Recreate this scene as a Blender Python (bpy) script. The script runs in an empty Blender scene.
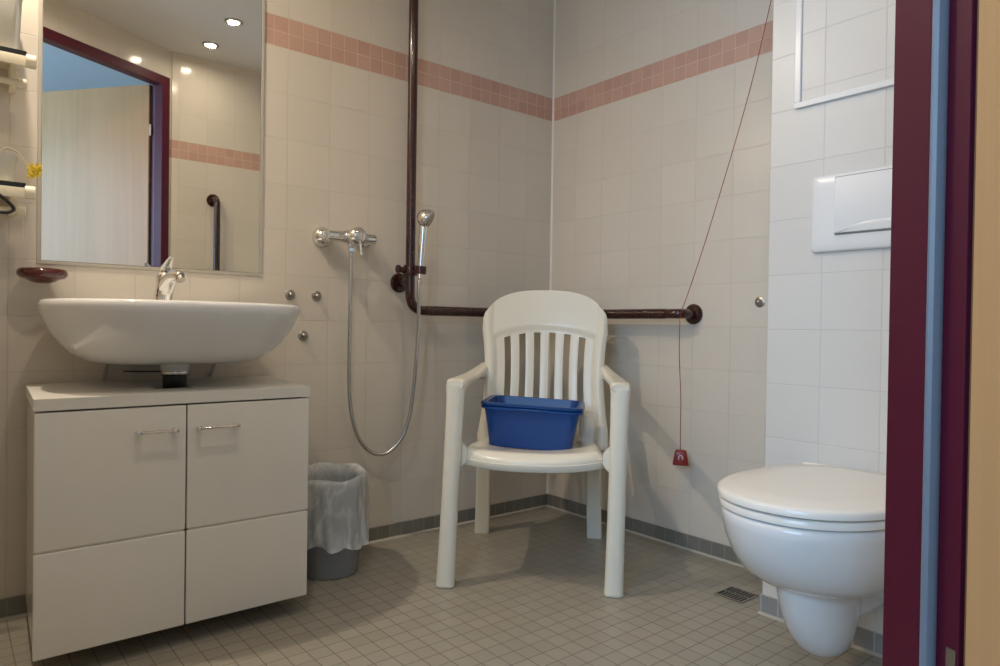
import bpy, bmesh, math, random
from mathutils import Vector, Matrix, noise
random.seed(7)
scn = bpy.context.scene
COL = scn.collection
PI = math.pi

# ---------------------------------------------------------------- camera
yaw, pitch, roll = .6816, -.0098, .0147
fwd = Vector((math.sin(yaw)*math.cos(pitch), math.cos(yaw)*math.cos(pitch), math.sin(pitch)))
rgt = Vector((math.cos(yaw), -math.sin(yaw), 0)); upv = rgt.cross(fwd)
c_, s_ = math.cos(roll), math.sin(roll)
R_ = c_*rgt + s_*upv; U_ = -s_*rgt + c_*upv
cam = bpy.data.cameras.new('camera'); cam.sensor_width = 36; cam.lens = 686.64/1000*36
cam.clip_start = .02
camo = bpy.data.objects.new('camera', cam); COL.objects.link(camo)
M = Matrix((( R_.x, U_.x, -fwd.x, -2.083), (R_.y, U_.y, -fwd.y, -2.2178), (R_.z, U_.z, -fwd.z, .7896), (0,0,0,1)))
camo.matrix_world = M
scn.camera = camo
# ---------------------------------------------------------------- world, daylight, exposure
scn.view_settings.view_transform = 'Standard'; scn.view_settings.look = 'None'
scn.view_settings.gamma = 1; scn.view_settings.use_curve_mapping = False
scn.view_settings.exposure = 0.0
w = bpy.data.worlds.new('world'); scn.world = w; w.use_nodes = True
w.node_tree.nodes['Background'].inputs[0].default_value = (.55, .75, 1, 1)
w.node_tree.nodes['Background'].inputs[1].default_value = 1.0
LAMP_W, LAMP_COL = 6.0, (1, .86, .69)
DAY_W, DAY_COL = 56.0, (.41, .665, 1)
al = bpy.data.lights.new('window_daylight', 'AREA'); al.shape = 'RECTANGLE'; al.size = 1.5; al.size_y = 1.2
al.energy = DAY_W; al.color = DAY_COL
alo = bpy.data.objects.new('window_daylight', al); COL.objects.link(alo)
alo.location = (-3.56, -2.45, 1.55); alo.rotation_euler = (PI/2, 0, -PI/2)   # shines along +x

# ---------------------------------------------------------------- materials
def mat(name, col, rough=.5, metal=0, spec=.5, coat=0, **k):
    m = bpy.data.materials.new(name); m.use_nodes = True
    b = m.node_tree.nodes['Principled BSDF']
    b.inputs['Base Color'].default_value = (*col, 1); b.inputs['Roughness'].default_value = rough
    b.inputs['Metallic'].default_value = metal; b.inputs['Specular IOR Level'].default_value = spec
    b.inputs['Coat Weight'].default_value = coat
    for kk, v in k.items(): b.inputs[kk.replace('_', ' ')].default_value = v
    return m
class NT:
    def __init__(s, m): s.m = m; s.t = m.node_tree; s.n = s.t.nodes; s.b = s.n['Principled BSDF']
    def new(s, t, **k):
        n = s.n.new(t)
        for a, v in k.items(): setattr(n, a, v)
        return n
    def link(s, a, b): s.t.links.new(a, b)
    def math(s, op, a, b=None, c=None, clamp=False):
        n = s.n.new('ShaderNodeMath'); n.operation = op; n.use_clamp = clamp
        for i, v in enumerate((a, b, c)):
            if v is None: continue
            if isinstance(v, (int, float)): n.inputs[i].default_value = v
            else: s.link(v, n.inputs[i])
        return n.outputs[0]
    def mix(s, f, a, b):
        n = s.n.new('ShaderNodeMix'); n.data_type = 'RGBA'
        for i, v in ((0, f), (6, a), (7, b)):
            if isinstance(v, tuple): n.inputs[i].default_value = (*v, 1)
            elif isinstance(v, (int, float)): n.inputs[i].default_value = v
            else: s.link(v, n.inputs[i])
        return n.outputs[2]
    def mixf(s, f, a, b):
        n = s.n.new('ShaderNodeMix'); n.data_type = 'FLOAT'
        for i, v in ((0, f), (2, a), (3, b)):
            if isinstance(v, (int, float)): n.inputs[i].default_value = v
            else: s.link(v, n.inputs[i])
        return n.outputs[0]
    def noise(s, vec, scale, detail=3):
        n = s.n.new('ShaderNodeTexNoise'); n.inputs['Scale'].default_value = scale; n.inputs['Detail'].default_value = detail
        s.link(vec, n.inputs['Vector']); return n.outputs['Fac']
    def bump(s, h, dist, strength=1, normal=None):
        n = s.n.new('ShaderNodeBump'); n.inputs['Distance'].default_value = dist; n.inputs['Strength'].default_value = strength
        s.link(h, n.inputs['Height'])
        if normal is not None: s.link(normal, n.inputs['Normal'])
        return n.outputs[0]
def noisy(m, amount=.06, scale=8, bump=0, bscale=60, bdist=.001):
    t = NT(m); tc = t.new('ShaderNodeTexCoord').outputs['Object']
    c = tuple(t.b.inputs['Base Color'].default_value)[:3]
    f = t.noise(tc, scale)
    t.link(t.mix(f, tuple(x*(1-amount) for x in c), tuple(min(1, x*(1+amount)) for x in c)), t.b.inputs['Base Color'])
    if bump: t.link(t.bump(t.noise(tc, bscale), bdist, bump), t.b.inputs['Normal'])
    return m
ZB, ZS, ROW = 1.6946, .0527, .14926
def tile_wall(name, axis, off, band=True, rough=.15, col=(.705, .643, .55), jcol=(.56, .50, .40)):
    m = mat(name, col, .12, spec=.45); t = NT(m)
    tc = t.new('ShaderNodeTexCoord').outputs['Object']
    sp = t.new('ShaderNodeSeparateXYZ'); t.link(tc, sp.inputs[0])
    u = t.math('ADD', sp.outputs[axis], off); z = sp.outputs[2]
    above = t.math('GREATER_THAN', z, ZB+.1)
    inb = t.math('MULTIPLY', t.math('GREATER_THAN', z, ZB), t.math('LESS_THAN', z, ZB+.1)) if band else t.math('MULTIPLY', z, 0)
    v = t.mixf(above, t.math('SUBTRACT', z, ZS), t.math('SUBTRACT', z, ZB+.1)) if band else t.math('SUBTRACT', z, ZS-.007)
    du = t.mixf(inb, t.math('PINGPONG', u, .075), t.math('PINGPONG', u, .025))
    dv = t.mixf(inb, t.math('PINGPONG', v, ROW/2), t.math('PINGPONG', t.math('SUBTRACT', z, ZB), .025))
    d = t.math('MINIMUM', du, dv)
    j = t.math('SUBTRACT', 1, t.math('DIVIDE', t.math('SUBTRACT', d, .0006), .0008, clamp=True), clamp=True)
    cu = t.math('FLOOR', t.math('DIVIDE', u, .05)); cv = t.math('FLOOR', t.math('DIVIDE', z, .05))
    cb = t.new('ShaderNodeCombineXYZ'); t.link(cu, cb.inputs[0]); t.link(cv, cb.inputs[1])
    wn = t.new('ShaderNodeTexWhiteNoise'); t.link(cb.outputs[0], wn.inputs['Vector'])
    pink = t.mix(wn.outputs['Value'], (.55, .345, .27), (.61, .39, .305))
    cu2 = t.math('FLOOR', t.math('DIVIDE', u, .15)); cv2 = t.math('FLOOR', t.math('DIVIDE', v, ROW))
    cb2 = t.new('ShaderNodeCombineXYZ'); t.link(cu2, cb2.inputs[0]); t.link(cv2, cb2.inputs[1])
    wn2 = t.new('ShaderNodeTexWhiteNoise'); t.link(cb2.outputs[0], wn2.inputs['Vector'])
    base = t.mix(wn2.outputs['Value'], tuple(x*.975 for x in col), tuple(x*1.015 for x in col))
    c = t.mix(inb, base, pink)
    jj = t.mix(inb, jcol, (.72, .60, .50))
    t.link(t.mix(t.math('MULTIPLY', j, .65), c, jj), t.b.inputs['Base Color'])
    t.link(t.mixf(j, rough, .7), t.b.inputs['Roughness'])
    n1 = t.bump(t.noise(tc, 9, 1), .004, .25)
    # every tile is set at a hair's breadth of tilt
    n2 = t.bump(t.math('SUBTRACT', 1, j), .0009, .6, n1)
    t.link(n2, t.b.inputs['Normal'])
    return m
def mosaic(name, offx, offy, c1, c2, jc, rough=.35, axis=None, bumpd=.0008):
    m = mat(name, c1, rough, spec=.4); t = NT(m)
    tc = t.new('ShaderNodeTexCoord').outputs['Object']
    sp = t.new('ShaderNodeSeparateXYZ'); t.link(tc, sp.inputs[0])
    u = t.math('ADD', sp.outputs[0 if axis is None else axis], offx)
    v = t.math('ADD', sp.outputs[1], offy) if axis is None else t.math('ADD', t.math('MULTIPLY', sp.outputs[2], .9), .0015)
    d = t.math('MINIMUM', t.math('PINGPONG', u, .025), t.math('PINGPONG', v, .025))
    j = t.math('SUBTRACT', 1, t.math('DIVIDE', t.math('SUBTRACT', d, .0009), .0009, clamp=True), clamp=True)
    cb = t.new('ShaderNodeCombineXYZ'); t.link(t.math('FLOOR', t.math('DIVIDE', u, .05)), cb.inputs[0]); t.link(t.math('FLOOR', t.math('DIVIDE', v, .05)), cb.inputs[1])
    wn = t.new('ShaderNodeTexWhiteNoise'); t.link(cb.outputs[0], wn.inputs['Vector'])
    c = t.mix(wn.outputs['Value'], c1, c2)
    stain = t.math('MULTIPLY', t.noise(tc, 2.3), .35)
    c = t.mix(stain, c, tuple(x*.8 for x in c1))
    if axis is None:   # paler, cleaner grout in the shower corner
        far = t.math('DIVIDE', t.math('SUBTRACT', t.math('MULTIPLY', t.math('ADD', sp.outputs[0], sp.outputs[1]), -.7071), .80), .35, clamp=True)
        jc2 = t.mix(far, tuple(x*.86 for x in c1), jc)
    else: jc2 = jc
    t.link(t.mix(j, c, jc2), t.b.inputs['Base Color'])
    t.link(t.mixf(j, rough, .8), t.b.inputs['Roughness'])
    t.link(t.bump(t.math('SUBTRACT', 1, j), bumpd, .6, t.bump(t.noise(tc, 90), .0004, .3)), t.b.inputs['Normal'])
    return m
CREAM = (.71, .655, .56)
M_wall_back = tile_wall('cream wall tiles back', 0, .1508)
M_wall_right = tile_wall('cream wall tiles right', 1, .1447)
M_wall_ledge = tile_wall('white wall tiles ledge', 1, 1.201, band=False, rough=.30, col=(.70, .68, .64), jcol=(.55, .54, .51))
M_wall_front = tile_wall('cream wall tiles front', 0, .02)
M_wall_diag = tile_wall('cream wall tiles door', 0, .03)
M_floor = mosaic('grey floor mosaic', .05, .005, (.335, .305, .245), (.385, .35, .285), (.215, .185, .14), .3)
M_skirtA = mosaic('grey skirting mosaic', .0491, 0, (.19, .185, .155), (.24, .23, .195), (.33, .30, .25), .3, 0)
M_skirtB = mosaic('grey skirting mosaic side', .042, 0, (.19, .185, .155), (.24, .23, .195), (.33, .30, .25), .3, 1)
M_paint = noisy(mat('white ceiling paint', (.78, .74, .67), .9), .02, 3, .2, 200, .0005)
M_hall = noisy(mat('white hall paint', (.80, .80, .78), .9), .02, 3)
M_hallfloor = noisy(mat('grey hall linoleum', (.30, .29, .27), .4), .1, 12)
M_grout = noisy(mat('light silicone joint', (.47, .44, .38), .5), .05, 30)
M_silicone = noisy(mat('white silicone corner joint', (.82, .78, .70), .4), .03, 30)
M_ceramic = noisy(mat('white glazed ceramic', (.78, .78, .77), .08, spec=.6, coat=.3), .01, 3)
M_lid = noisy(mat('white toilet seat plastic', (.86, .82, .75), .18, spec=.5), .01, 3)
M_lacquer = noisy(mat('white cabinet lacquer', (.78, .745, .67), .16, spec=.5, coat=.2), .015, 4)
M_worktop = noisy(mat('white worktop laminate', (.74, .715, .65), .35, spec=.4), .02, 30)
M_dark = noisy(mat('dark cabinet interior', (.03, .028, .025), .8), .1, 10)
M_chair = noisy(mat('cream white chair plastic', (.83, .79, .67), .24, spec=.5), .02, 6)
M_blue = noisy(mat('blue bowl plastic', (.008, .060, .25), .30, spec=.45), .08, 12)
M_blue2 = noisy(mat('darker blue bowl plastic', (.007, .052, .215), .32, spec=.45), .08, 12)
M_nylon = noisy(mat('dark red brown nylon', (.038, .009, .007), .18, spec=.5, coat=.3), .1, 20)
M_nylon_red = noisy(mat('dark red soap dish plastic', (.075, .010, .008), .10, spec=.6, coat=.4), .1, 20)
M_chrome = noisy(mat('polished chrome', (.80, .79, .77), .07, 1), .02, 10)
M_chrome_dull = noisy(mat('brushed chrome hose', (.62, .61, .59), .25, 1), .05, 60)
M_steel = noisy(mat('stainless steel cap', (.42, .39, .35), .33, 1), .05, 60)
M_mirror = noisy(mat('mirror glass', (.90, .91, .88), .012, 1), .002, 2)
M_maroon = noisy(mat('maroon door frame enamel', (.078, .0045, .017), .45, 0, .3), .05, 90, .3, 260, .0004)
M_seal = noisy(mat('grey rubber door seal', (.17, .185, .21), .45), .05, 40)
M_binbody = noisy(mat('grey bin plastic', (.235, .245, .25), .35), .04, 30)
M_red = noisy(mat('red pull cord plastic', (.27, .016, .012), .3), .05, 40)
M_whiteplast = noisy(mat('white flush plate plastic', (.80, .80, .79), .22, spec=.5), .01, 6)
M_creamplast = noisy(mat('cream shelf plastic', (.80, .74, .58), .3), .03, 12)
M_black = noisy(mat('black plastic', (.012, .012, .012), .35), .1, 20)
M_yellow = noisy(mat('yellow bristle plastic', (.92, .74, .08), .4), .08, 40)
M_greyplast = noisy(mat('frosted grey plastic', (.66, .66, .60), .3, Transmission_Weight=.15, IOR=1.2), .05, 10)
M_clear = mat('clear plastic', (.93, .93, .9), .12, spec=.4, Transmission_Weight=.0, Alpha=.22)
noisy(M_clear, .03, 20)
def bag_material():
    m = mat('thin translucent white plastic film', (.74, .76, .74), .28, spec=.5); t = NT(m)
    tc = t.new('ShaderNodeTexCoord').outputs['Object']
    mp = t.new('ShaderNodeMapping'); mp.inputs['Scale'].default_value = (1, 1, .38); t.link(tc, mp.inputs[0])
    n = t.new('ShaderNodeTexNoise'); n.inputs['Scale'].default_value = 15; n.inputs['Detail'].default_value = 3; n.inputs['Distortion'].default_value = 1.0
    t.link(mp.outputs[0], n.inputs['Vector'])
    ridge = t.math('SUBTRACT', 1, t.math('MULTIPLY', t.math('ABSOLUTE', t.math('SUBTRACT', n.outputs['Fac'], .5)), 14, clamp=True), clamp=True)
    t.link(t.bump(n.outputs['Fac'], .012, .8), t.b.inputs['Normal'])
    sp = t.new('ShaderNodeSeparateXYZ'); t.link(tc, sp.inputs[0])
    hem = t.math('MULTIPLY', t.math('SUBTRACT', .165, sp.outputs[2]), 9, clamp=True)
    a_ = t.math('ADD', .50, t.math('ADD', t.math('MULTIPLY', ridge, .22), t.math('MULTIPLY', hem, .45)), clamp=True)
    t.link(a_, t.b.inputs['Alpha'])
    t.b.inputs['Base Color'].default_value = (.90, .92, .90, 1)
    tr = t.new('ShaderNodeBsdfTranslucent'); tr.inputs[0].default_value = (.8, .82, .8, 1)
    mx = t.new('ShaderNodeMixShader'); mx.inputs[0].default_value = .22
    t.link(t.b.outputs[0], mx.inputs[1]); t.link(tr.outputs[0], mx.inputs[2])
    t.link(mx.outputs[0], t.n['Material Output'].inputs[0])
    return m
M_bag = bag_material()
def wood_material():
    m = mat('light beech door veneer', (.58, .34, .15), .35, spec=.35); t = NT(m)
    tc = t.new('ShaderNodeTexCoord').outputs['Object']
    mp = t.new('ShaderNodeMapping'); mp.inputs['Scale'].default_value = (9, 9, .55); t.link(tc, mp.inputs[0])
    n = t.new('ShaderNodeTexNoise'); n.inputs['Scale'].default_value = 1.6; n.inputs['Detail'].default_value = 6; n.inputs['Distortion'].default_value = 1.3
    t.link(mp.outputs[0], n.inputs['Vector'])
    mp2 = t.new('ShaderNodeMapping'); mp2.inputs['Scale'].default_value = (160, 160, 6); t.link(tc, mp2.inputs[0])
    f = t.noise(mp2.outputs[0], 1, 2)
    c = t.mix(n.outputs['Fac'], (.46, .25, .10), (.61, .36, .165))
    c = t.mix(t.math('MULTIPLY', f, .35), c, (.42, .24, .11))
    t.link(c, t.b.inputs['Base Color'])
    return m
M_wood = wood_material()
M_edge = noisy(mat('brown door edge', (.13, .06, .03), .5), .1, 20)
def emit(name, col, s):
    m = mat(name, (1, 1, 1), .4); b = m.node_tree.nodes['Principled BSDF']
    b.inputs['Emission Color'].default_value = (*col, 1); b.inputs['Emission Strength'].default_value = s
    return noisy(m, .01, 4)
M_bulb = emit('glowing lamp glass', (1, .86, .66), 14)

# ---------------------------------------------------------------- mesh helpers
def obj(name, bm, m, parent=None, smooth=True, mods=(), loc=None, rot=None, angle=40):
    me = bpy.data.meshes.new(name)
    bmesh.ops.recalc_face_normals(bm, faces=bm.faces)
    if smooth:
        for f in bm.faces: f.smooth = True
        for e in bm.edges:
            if len(e.link_faces) == 2 and e.calc_face_angle(0) > math.radians(angle): e.smooth = False
    bm.to_mesh(me); bm.free()
    for x in (m if isinstance(m, (list, tuple)) else [m]): me.materials.append(x)
    o = bpy.data.objects.new(name, me); COL.objects.link(o)
    if loc is not None: o.location = loc
    if rot is not None: o.rotation_euler = rot
    if parent is not None: o.parent = parent
    return o
def tag(o, label, cat, group=None):
    o['label'] = label; o['category'] = cat
    if group: o['group'] = group
    return o
def thing(name, label, cat, loc=(0, 0, 0), rot=(0, 0, 0), group=None):
    o = bpy.data.objects.new(name, None); o.empty_display_size = .05; COL.objects.link(o)
    o.location = loc; o.rotation_euler = rot
    return tag(o, label, cat, group)
def struct(o): o['kind'] = 'structure'; return o
def box(bm, x0, x1, y0, y1, z0, z1, bev=0, seg=2):
    r = bmesh.ops.create_cube(bm, size=1)
    for v in r['verts']:
        v.co = Vector((x0+(v.co.x+.5)*(x1-x0), y0+(v.co.y+.5)*(y1-y0), z0+(v.co.z+.5)*(z1-z0)))
    if bev:
        es = list({e for v in r['verts'] for e in v.link_edges})
        bmesh.ops.bevel(bm, geom=es, offset=bev, segments=seg, affect='EDGES', profile=.6)
    return bm
def loft(bm, rings, cap0=True, cap1=True, closed=True):
    vr = [[bm.verts.new(p) for p in r] for r in rings]
    n = len(vr[0])
    for a, b in zip(vr, vr[1:]):
        for i in range(n if closed else n-1):
            j = (i+1) % n
            bm.faces.new((a[i], a[j], b[j], b[i]))
    if closed and cap0: bm.faces.new(vr[0])
    if closed and cap1: bm.faces.new(vr[-1])
    return vr
def catmull(pts, n=8):
    P = [Vector(p) for p in pts]; P = [2*P[0]-P[1]] + P + [2*P[-1]-P[-2]]; out = []
    for i in range(1, len(P)-2):
        for k in range(n):
            t = k/n; a, b, c, d = P[i-1], P[i], P[i+1], P[i+2]
            out.append(.5*((2*b)+(c-a)*t+(2*a-5*b+4*c-d)*t*t+(3*b-a-3*c+d)*t**3))
    out.append(P[-2]); return out
def tube(bm, pts, r, n=16, smooth=0, cap=True):
    P = catmull(pts, smooth) if smooth else [Vector(p) for p in pts]
    N = len(P); rad = r if callable(r) else (lambda t: r)
    T = [(P[min(i+1, N-1)]-P[max(i-1, 0)]).normalized() for i in range(N)]
    a = Vector((0, 0, 1)) if abs(T[0].z) < .9 else Vector((1, 0, 0))
    nrm = (a - T[0]*a.dot(T[0])).normalized(); rings = []
    L = [0]
    for i in range(1, N): L.append(L[-1]+(P[i]-P[i-1]).length)
    for i in range(N):
        nrm = (nrm - T[i]*nrm.dot(T[i])).normalized(); b = T[i].cross(nrm)
        rr = rad(L[i]/L[-1])
        rings.append([P[i]+rr*(math.cos(2*PI*k/n)*nrm+math.sin(2*PI*k/n)*b) for k in range(n)])
    loft(bm, rings, cap, cap); return bm
def bend(pts, rad=.04, n=6):
    """polyline with rounded corners"""
    P = [Vector(p) for p in pts]; out = [P[0]]
    for i in range(1, len(P)-1):
        a = (P[i-1]-P[i]).normalized(); b = (P[i+1]-P[i]).normalized()
        s, e = P[i]+a*rad, P[i]+b*rad
        for k in range(n+1):
            t = k/n; out.append((1-t)**2*s+2*t*(1-t)*P[i]+t*t*e)
    out.append(P[-1]); return out
def lathe(bm, prof, n=32, c=(0, 0, 0), axis=(0, 0, 1)):
    """prof: (radius, height) pairs; closed at radius ~0"""
    q = Vector((0, 0, 1)).rotation_difference(Vector(axis)); c = Vector(c)
    rings = [[c+q@Vector((max(r, 1e-4)*math.cos(2*PI*k/n), max(r, 1e-4)*math.sin(2*PI*k/n), h)) for k in range(n)] for r, h in prof]
    loft(bm, rings, True, True); return bm
def prism(bm, poly, z0, z1):
    loft(bm, [[(x, y, z0) for x, y in poly], [(x, y, z1) for x, y in poly]]); return bm
def B(): return bmesh.new()
def bezel(o, w=.003, seg=2, ang=35):
    md = o.modifiers.new('bevel', 'BEVEL'); md.width = w; md.segments = seg; md.limit_method = 'ANGLE'; md.angle_limit = math.radians(ang)
    return o
def rrect(cx, cy, hx, hy, r, n=6):
    out = []
    for sx, sy, a0 in ((1, 1, 0), (-1, 1, 90), (-1, -1, 180), (1, -1, 270)):
        for k in range(n+1):
            a = math.radians(a0+90*k/n)
            out.append((cx+sx*(hx-r)+r*math.cos(a), cy+sy*(hy-r)+r*math.sin(a)))
    return out

# ================================================================ ROOM SHELL
CE = 2.28; XL = -2.25; YD = -1.895
ang_e = PI-math.radians(28.5)              # the door wall runs diagonally
Q = Vector((-1.165, -1.857, 0))
E_ = Vector((math.cos(ang_e), math.sin(ang_e), 0)); N_ = Vector((-E_.y, E_.x, 0))   # N_ points out to the hall
b = B(); box(b, XL-.12, .12, 0, .12, 0, 2.6); struct(obj('wall_back', b, M_wall_back, smooth=False))
b = B(); box(b, 0, .12, YD-.12, -.0, 0, 2.6); struct(obj('wall_right', b, M_wall_right, smooth=False))
b = B(); box(b, -.30, -.0005, YD, -1.20, 0, CE, .002, 1); struct(obj('wall_ledge', b, M_wall_ledge, smooth=False))
b = B(); box(b, XL-.12, XL, -1.30, -.0005, 0, 2.6); struct(obj('wall_left', b, M_wall_right, smooth=False))
b = B(); box(b, -1.108, -.0005, YD-.12, YD, 0, 2.6); struct(obj('wall_front', b, M_wall_front, smooth=False))
# the diagonal wall with its door opening (local x along the wall, y out to the hall)
OW, OH = 1.06, 2.075; F = .05
b = B()
box(b, -1.7, -F, .012, .084, 0, 2.6); box(b, OW+F, 2.75, .012, .084, 0, 2.6); box(b, -F, OW+F, .012, .084, OH+F, 2.6)
struct(obj('wall_door', b, M_wall_diag, smooth=False, loc=Q, rot=(0, 0, ang_e)))
def P2(a, n): v = Q+E_*a+N_*n; return (v.x, v.y)
# floor and ceiling
rp = [(0.05, .05), (XL-.05, .05), (XL-.05, -1.25), P2(1.22, .05), P2(.02, .05), (-1.13, YD-.05), (.05, YD-.05)]
b = B(); prism(b, rp, -.08, 0); struct(obj('floor', b, M_floor, smooth=False))
b = B(); prism(b, rp, CE, CE+.06); struct(obj('ceiling', b, M_paint, smooth=False))
b = B(); prism(b, [P2(2.7, .05), P2(-1.6, .05), (.5, -4.6), (-3.7, -4.6), (-3.7, -.4)], -.08, -.001); struct(obj('floor_hall', b, M_hallfloor, smooth=False))
b = B(); prism(b, [P2(2.9, .05), P2(-1.6, .05), (.5, -4.6), (-3.8, -4.6), (-3.8, -.4)], 2.5, 2.58); struct(obj('ceiling_hall', b, M_hall, smooth=False))
b = B(); box(b, -3.9, .5, -4.72, -4.6, 0, 2.6); struct(obj('wall_hall_far', b, M_hall, smooth=False))
b = B(); box(b, .4, .52, -4.6, -2.6, 0, 2.6); struct(obj('wall_hall_right', b, M_hall, smooth=False))
b = B()
box(b, -3.78, -3.66, -4.6, -3.25, 0, 2.6); box(b, -3.78, -3.66, -1.65, -.35, 0, 2.6)
box(b, -3.78, -3.66, -3.25, -1.65, 0, .9); box(b, -3.78, -3.66, -3.25, -1.65, 2.2, 2.6)
struct(obj('wall_hall_left', b, M_hall, smooth=False))
# hall window
wr = bpy.data.objects.new('window_1', None); COL.objects.link(wr); wr.location = (-3.72, -2.45, .9); struct(wr)
b = B()
for y0, y1, z0, z1 in ((-.8, .8, 0, .06), (-.8, .8, 1.24, 1.3), (-.8, -.74, .06, 1.24), (.74, .8, .06, 1.24), (-.03, .03, .06, 1.24)):
    box(b, -.03, .03, y0, y1, z0, z1)
obj('window_frame', b, M_whiteplast, wr, smooth=False)
b = B(); box(b, -.004, .0, -.74, -.03, .06, 1.24); box(b, -.004, .0, .03, .74, .06, 1.24)
obj('window_pane', b, M_clear, wr, smooth=False)
# skirting of grey mosaic
b = B(); box(b, XL, 0, -.006, 0, 0, ZS, .0015, 1); struct(obj('baseboard_back', b, M_skirtA, smooth=False))
b = B(); box(b, -.006, 0, -1.20, -.006, 0, ZS, .0015, 1); struct(obj('baseboard_right', b, M_skirtB, smooth=False))
M_skirtL = mosaic('grey skirting mosaic ledge', 1.201, 0, (.27, .275, .27), (.32, .325, .32), (.50, .50, .48), .3, 1)
b = B(); box(b, -.306, -.30, YD, -1.196, 0, ZS, .0015, 1); struct(obj('baseboard_ledge', b, M_skirtL, smooth=False))
b = B(); box(b, -1.1, -.306, YD, YD+.006, 0, ZS, .0015, 1); struct(obj('baseboard_front', b, M_skirtA, smooth=False))
b = B(); box(b, XL, XL+.006, -1.30, -.006, 0, ZS, .0015, 1); struct(obj('baseboard_left', b, M_skirtB, smooth=False))
# silicone joints
b = B(); prism(b, [(0, 0), (-.006, 0), (0, -.006)], ZS, CE); struct(obj('trim_1', b, M_silicone, smooth=False))
b = B(); loft(b, [[(XL, -.006, 0), (XL, -.015, 0), (XL, -.006, .005)], [(0, -.006, 0), (0, -.015, 0), (0, -.006, .005)]]); struct(obj('trim_2', b, M_grout, smooth=False))
b = B(); loft(b, [[(-.006, -1.2, 0), (-.015, -1.2, 0), (-.006, -1.2, .005)], [(-.006, 0, 0), (-.015, 0, 0), (-.006, 0, .005)]]); struct(obj('trim_3', b, M_grout, smooth=False))
b = B(); loft(b, [[(-.306, YD, 0), (-.315, YD, 0), (-.306, YD, .005)], [(-.306, -1.196, 0), (-.315, -1.196, 0), (-.306, -1.196, .005)]]); struct(obj('trim_4', b, M_grout, smooth=False))

# ================================================================ DOOR
dr = bpy.data.objects.new('door_1', None); COL.objects.link(dr); dr.location = Q; dr.rotation_euler = (0, 0, ang_e); struct(dr)
def framesweep(sec):
    b = B(); rings = []
    for sx, top in ((0, 0), (0, 1), (1, 1), (1, 0)):
        rings.append([((-a if sx == 0 else OW+a), n, (OH+a if top else 0)) for a, n in sec])
    loft(b, rings); return b
f_ = obj('door_frame', framesweep([(0, 0), (0, .058), (.018, .058), (.018, .095), (.060, .095), (.060, .085), (.0495, .085), (.0495, .0)]), M_maroon, dr, smooth=False)
bezel(f_, .0015, 2)
obj('door_seal', framesweep([(.0005, .0585), (.0005, .0615), (.004, .0650), (.009, .0665), (.014, .0660), (.0175, .0645), (.0175, .0585)]), M_seal, dr, angle=25)
b = B(); box(b, -.0185, -.0168, .079, .092, .40, .43); lathe(b, [(0, 0), (.003, 0), (.003, .002), (0, .002)], 16, (-.0178, .084, .385), (1, 0, 0))
obj('strike_screw', b, M_steel, dr)
# the leaf stands open into the hall
L0 = Vector((-1.208, -1.957, 0)); la = math.radians(208.5+10)
ld = Vector((math.sin(la), math.cos(la), 0)); lz = math.atan2(ld.y, ld.x)
b = B(); box(b, 0.003, .96, 0, .04, .012, 2.092, .0015, 1)
inv = Matrix.Rotation(-ang_e, 4, 'Z') @ Matrix.Translation(-Q)
def put(o, m): o.matrix_local = inv @ m
leafM = Matrix.Translation(L0) @ Matrix.Rotation(lz, 4, 'Z')
leaf = obj('door_leaf', b, M_wood, dr, smooth=False); put(leaf, leafM)
b = B(); box(b, -.001, .0029, 0.002, .04, .012, 2.092); o = obj('leaf_edge', b, M_edge, leaf, smooth=False)
for hz in (.25, 1.84):
    b = B(); tube(b, [(-.010, .0, hz-.03), (-.010, .0, hz+.03)], .0075, 16); box(b, -.008, .002, .0, .02, hz-.028, hz+.028)
    h = obj('hinge', b, M_steel, leaf)
b = B()
lathe(b, [(.0001, 0), (.026, 0), (.026, .006), (.011, .009), (.011, .045), (.0001, .045)], 24, (.90, 0, 1.05), (0, -1, 0))
tube(b, bend([(.90, -.038, 1.05), (.90, -.052, 1.05), (.78, -.052, 1.05)], .01), .0095, 14)
obj('door_handle', b, M_nylon, leaf)

# ================================================================ CEILING LIGHTS
def downlight(x, y, label, k=1):
    t = thing('ceiling_downlight', label, 'ceiling light', (x, y, CE), group='recessed ceiling spotlights')
    b = B(); lathe(b, [(.030, -.001), (.030, -.006), (.036, -.009), (.043, -.004), (.043, 0), (.030, 0)], 36); obj('trim_ring', b, M_steel, t)
    b = B(); lathe(b, [(.0001, -.0045), (.02, -.004), (.0285, -.002), (.0285, -.0005), (.0001, -.0005)], 32); obj('bulb', b, M_bulb, t)
    l = bpy.data.lights.new('spot_lamp', 'AREA'); l.shape = 'DISK'; l.size = .05; l.energy = LAMP_W*k; l.color = LAMP_COL; l.spread = math.radians(165)
    lo = bpy.data.objects.new('spot_lamp', l); COL.objects.link(lo); lo.parent = t; lo.location = (0, 0, -.0065)
downlight(-.975, -1.66, 'round recessed ceiling spotlight nearest the tiled wall in the mirror', .18)
downlight(-.973, -1.289, 'round recessed ceiling spotlight seen highest in the mirror', .20)
downlight(-1.98, -.30, 'round recessed ceiling spotlight above the wall shelves by the mirror', 2.15)
downlight(-1.68, -1.10, 'round recessed ceiling spotlight over the cabinet side of the doorway', .68)

# ================================================================ MIRROR
t = thing('wall_mirror', 'tall frameless wall mirror above the washbasin with a pale border', 'mirror', (-1.5855, 0, .950))
b = B(); box(b, -.2935, .2935, -.0035, -.0005, 0, 1.10); obj('mirror_glass', b, M_mirror, t, smooth=False)
b = B()
for x0, x1, z0, z1 in ((-.304, .304, -.0105, -.0015), (-.304, .304, 1.1015, 1.112), (-.304, -.295, -.0015, 1.1015), (.295, .304, -.0015, 1.1015)):
    box(b, x0, x1, -.0038, -.0005, z0, z1, .0008, 1)
obj('mirror_border', b, M_grout, t, smooth=False)

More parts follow.
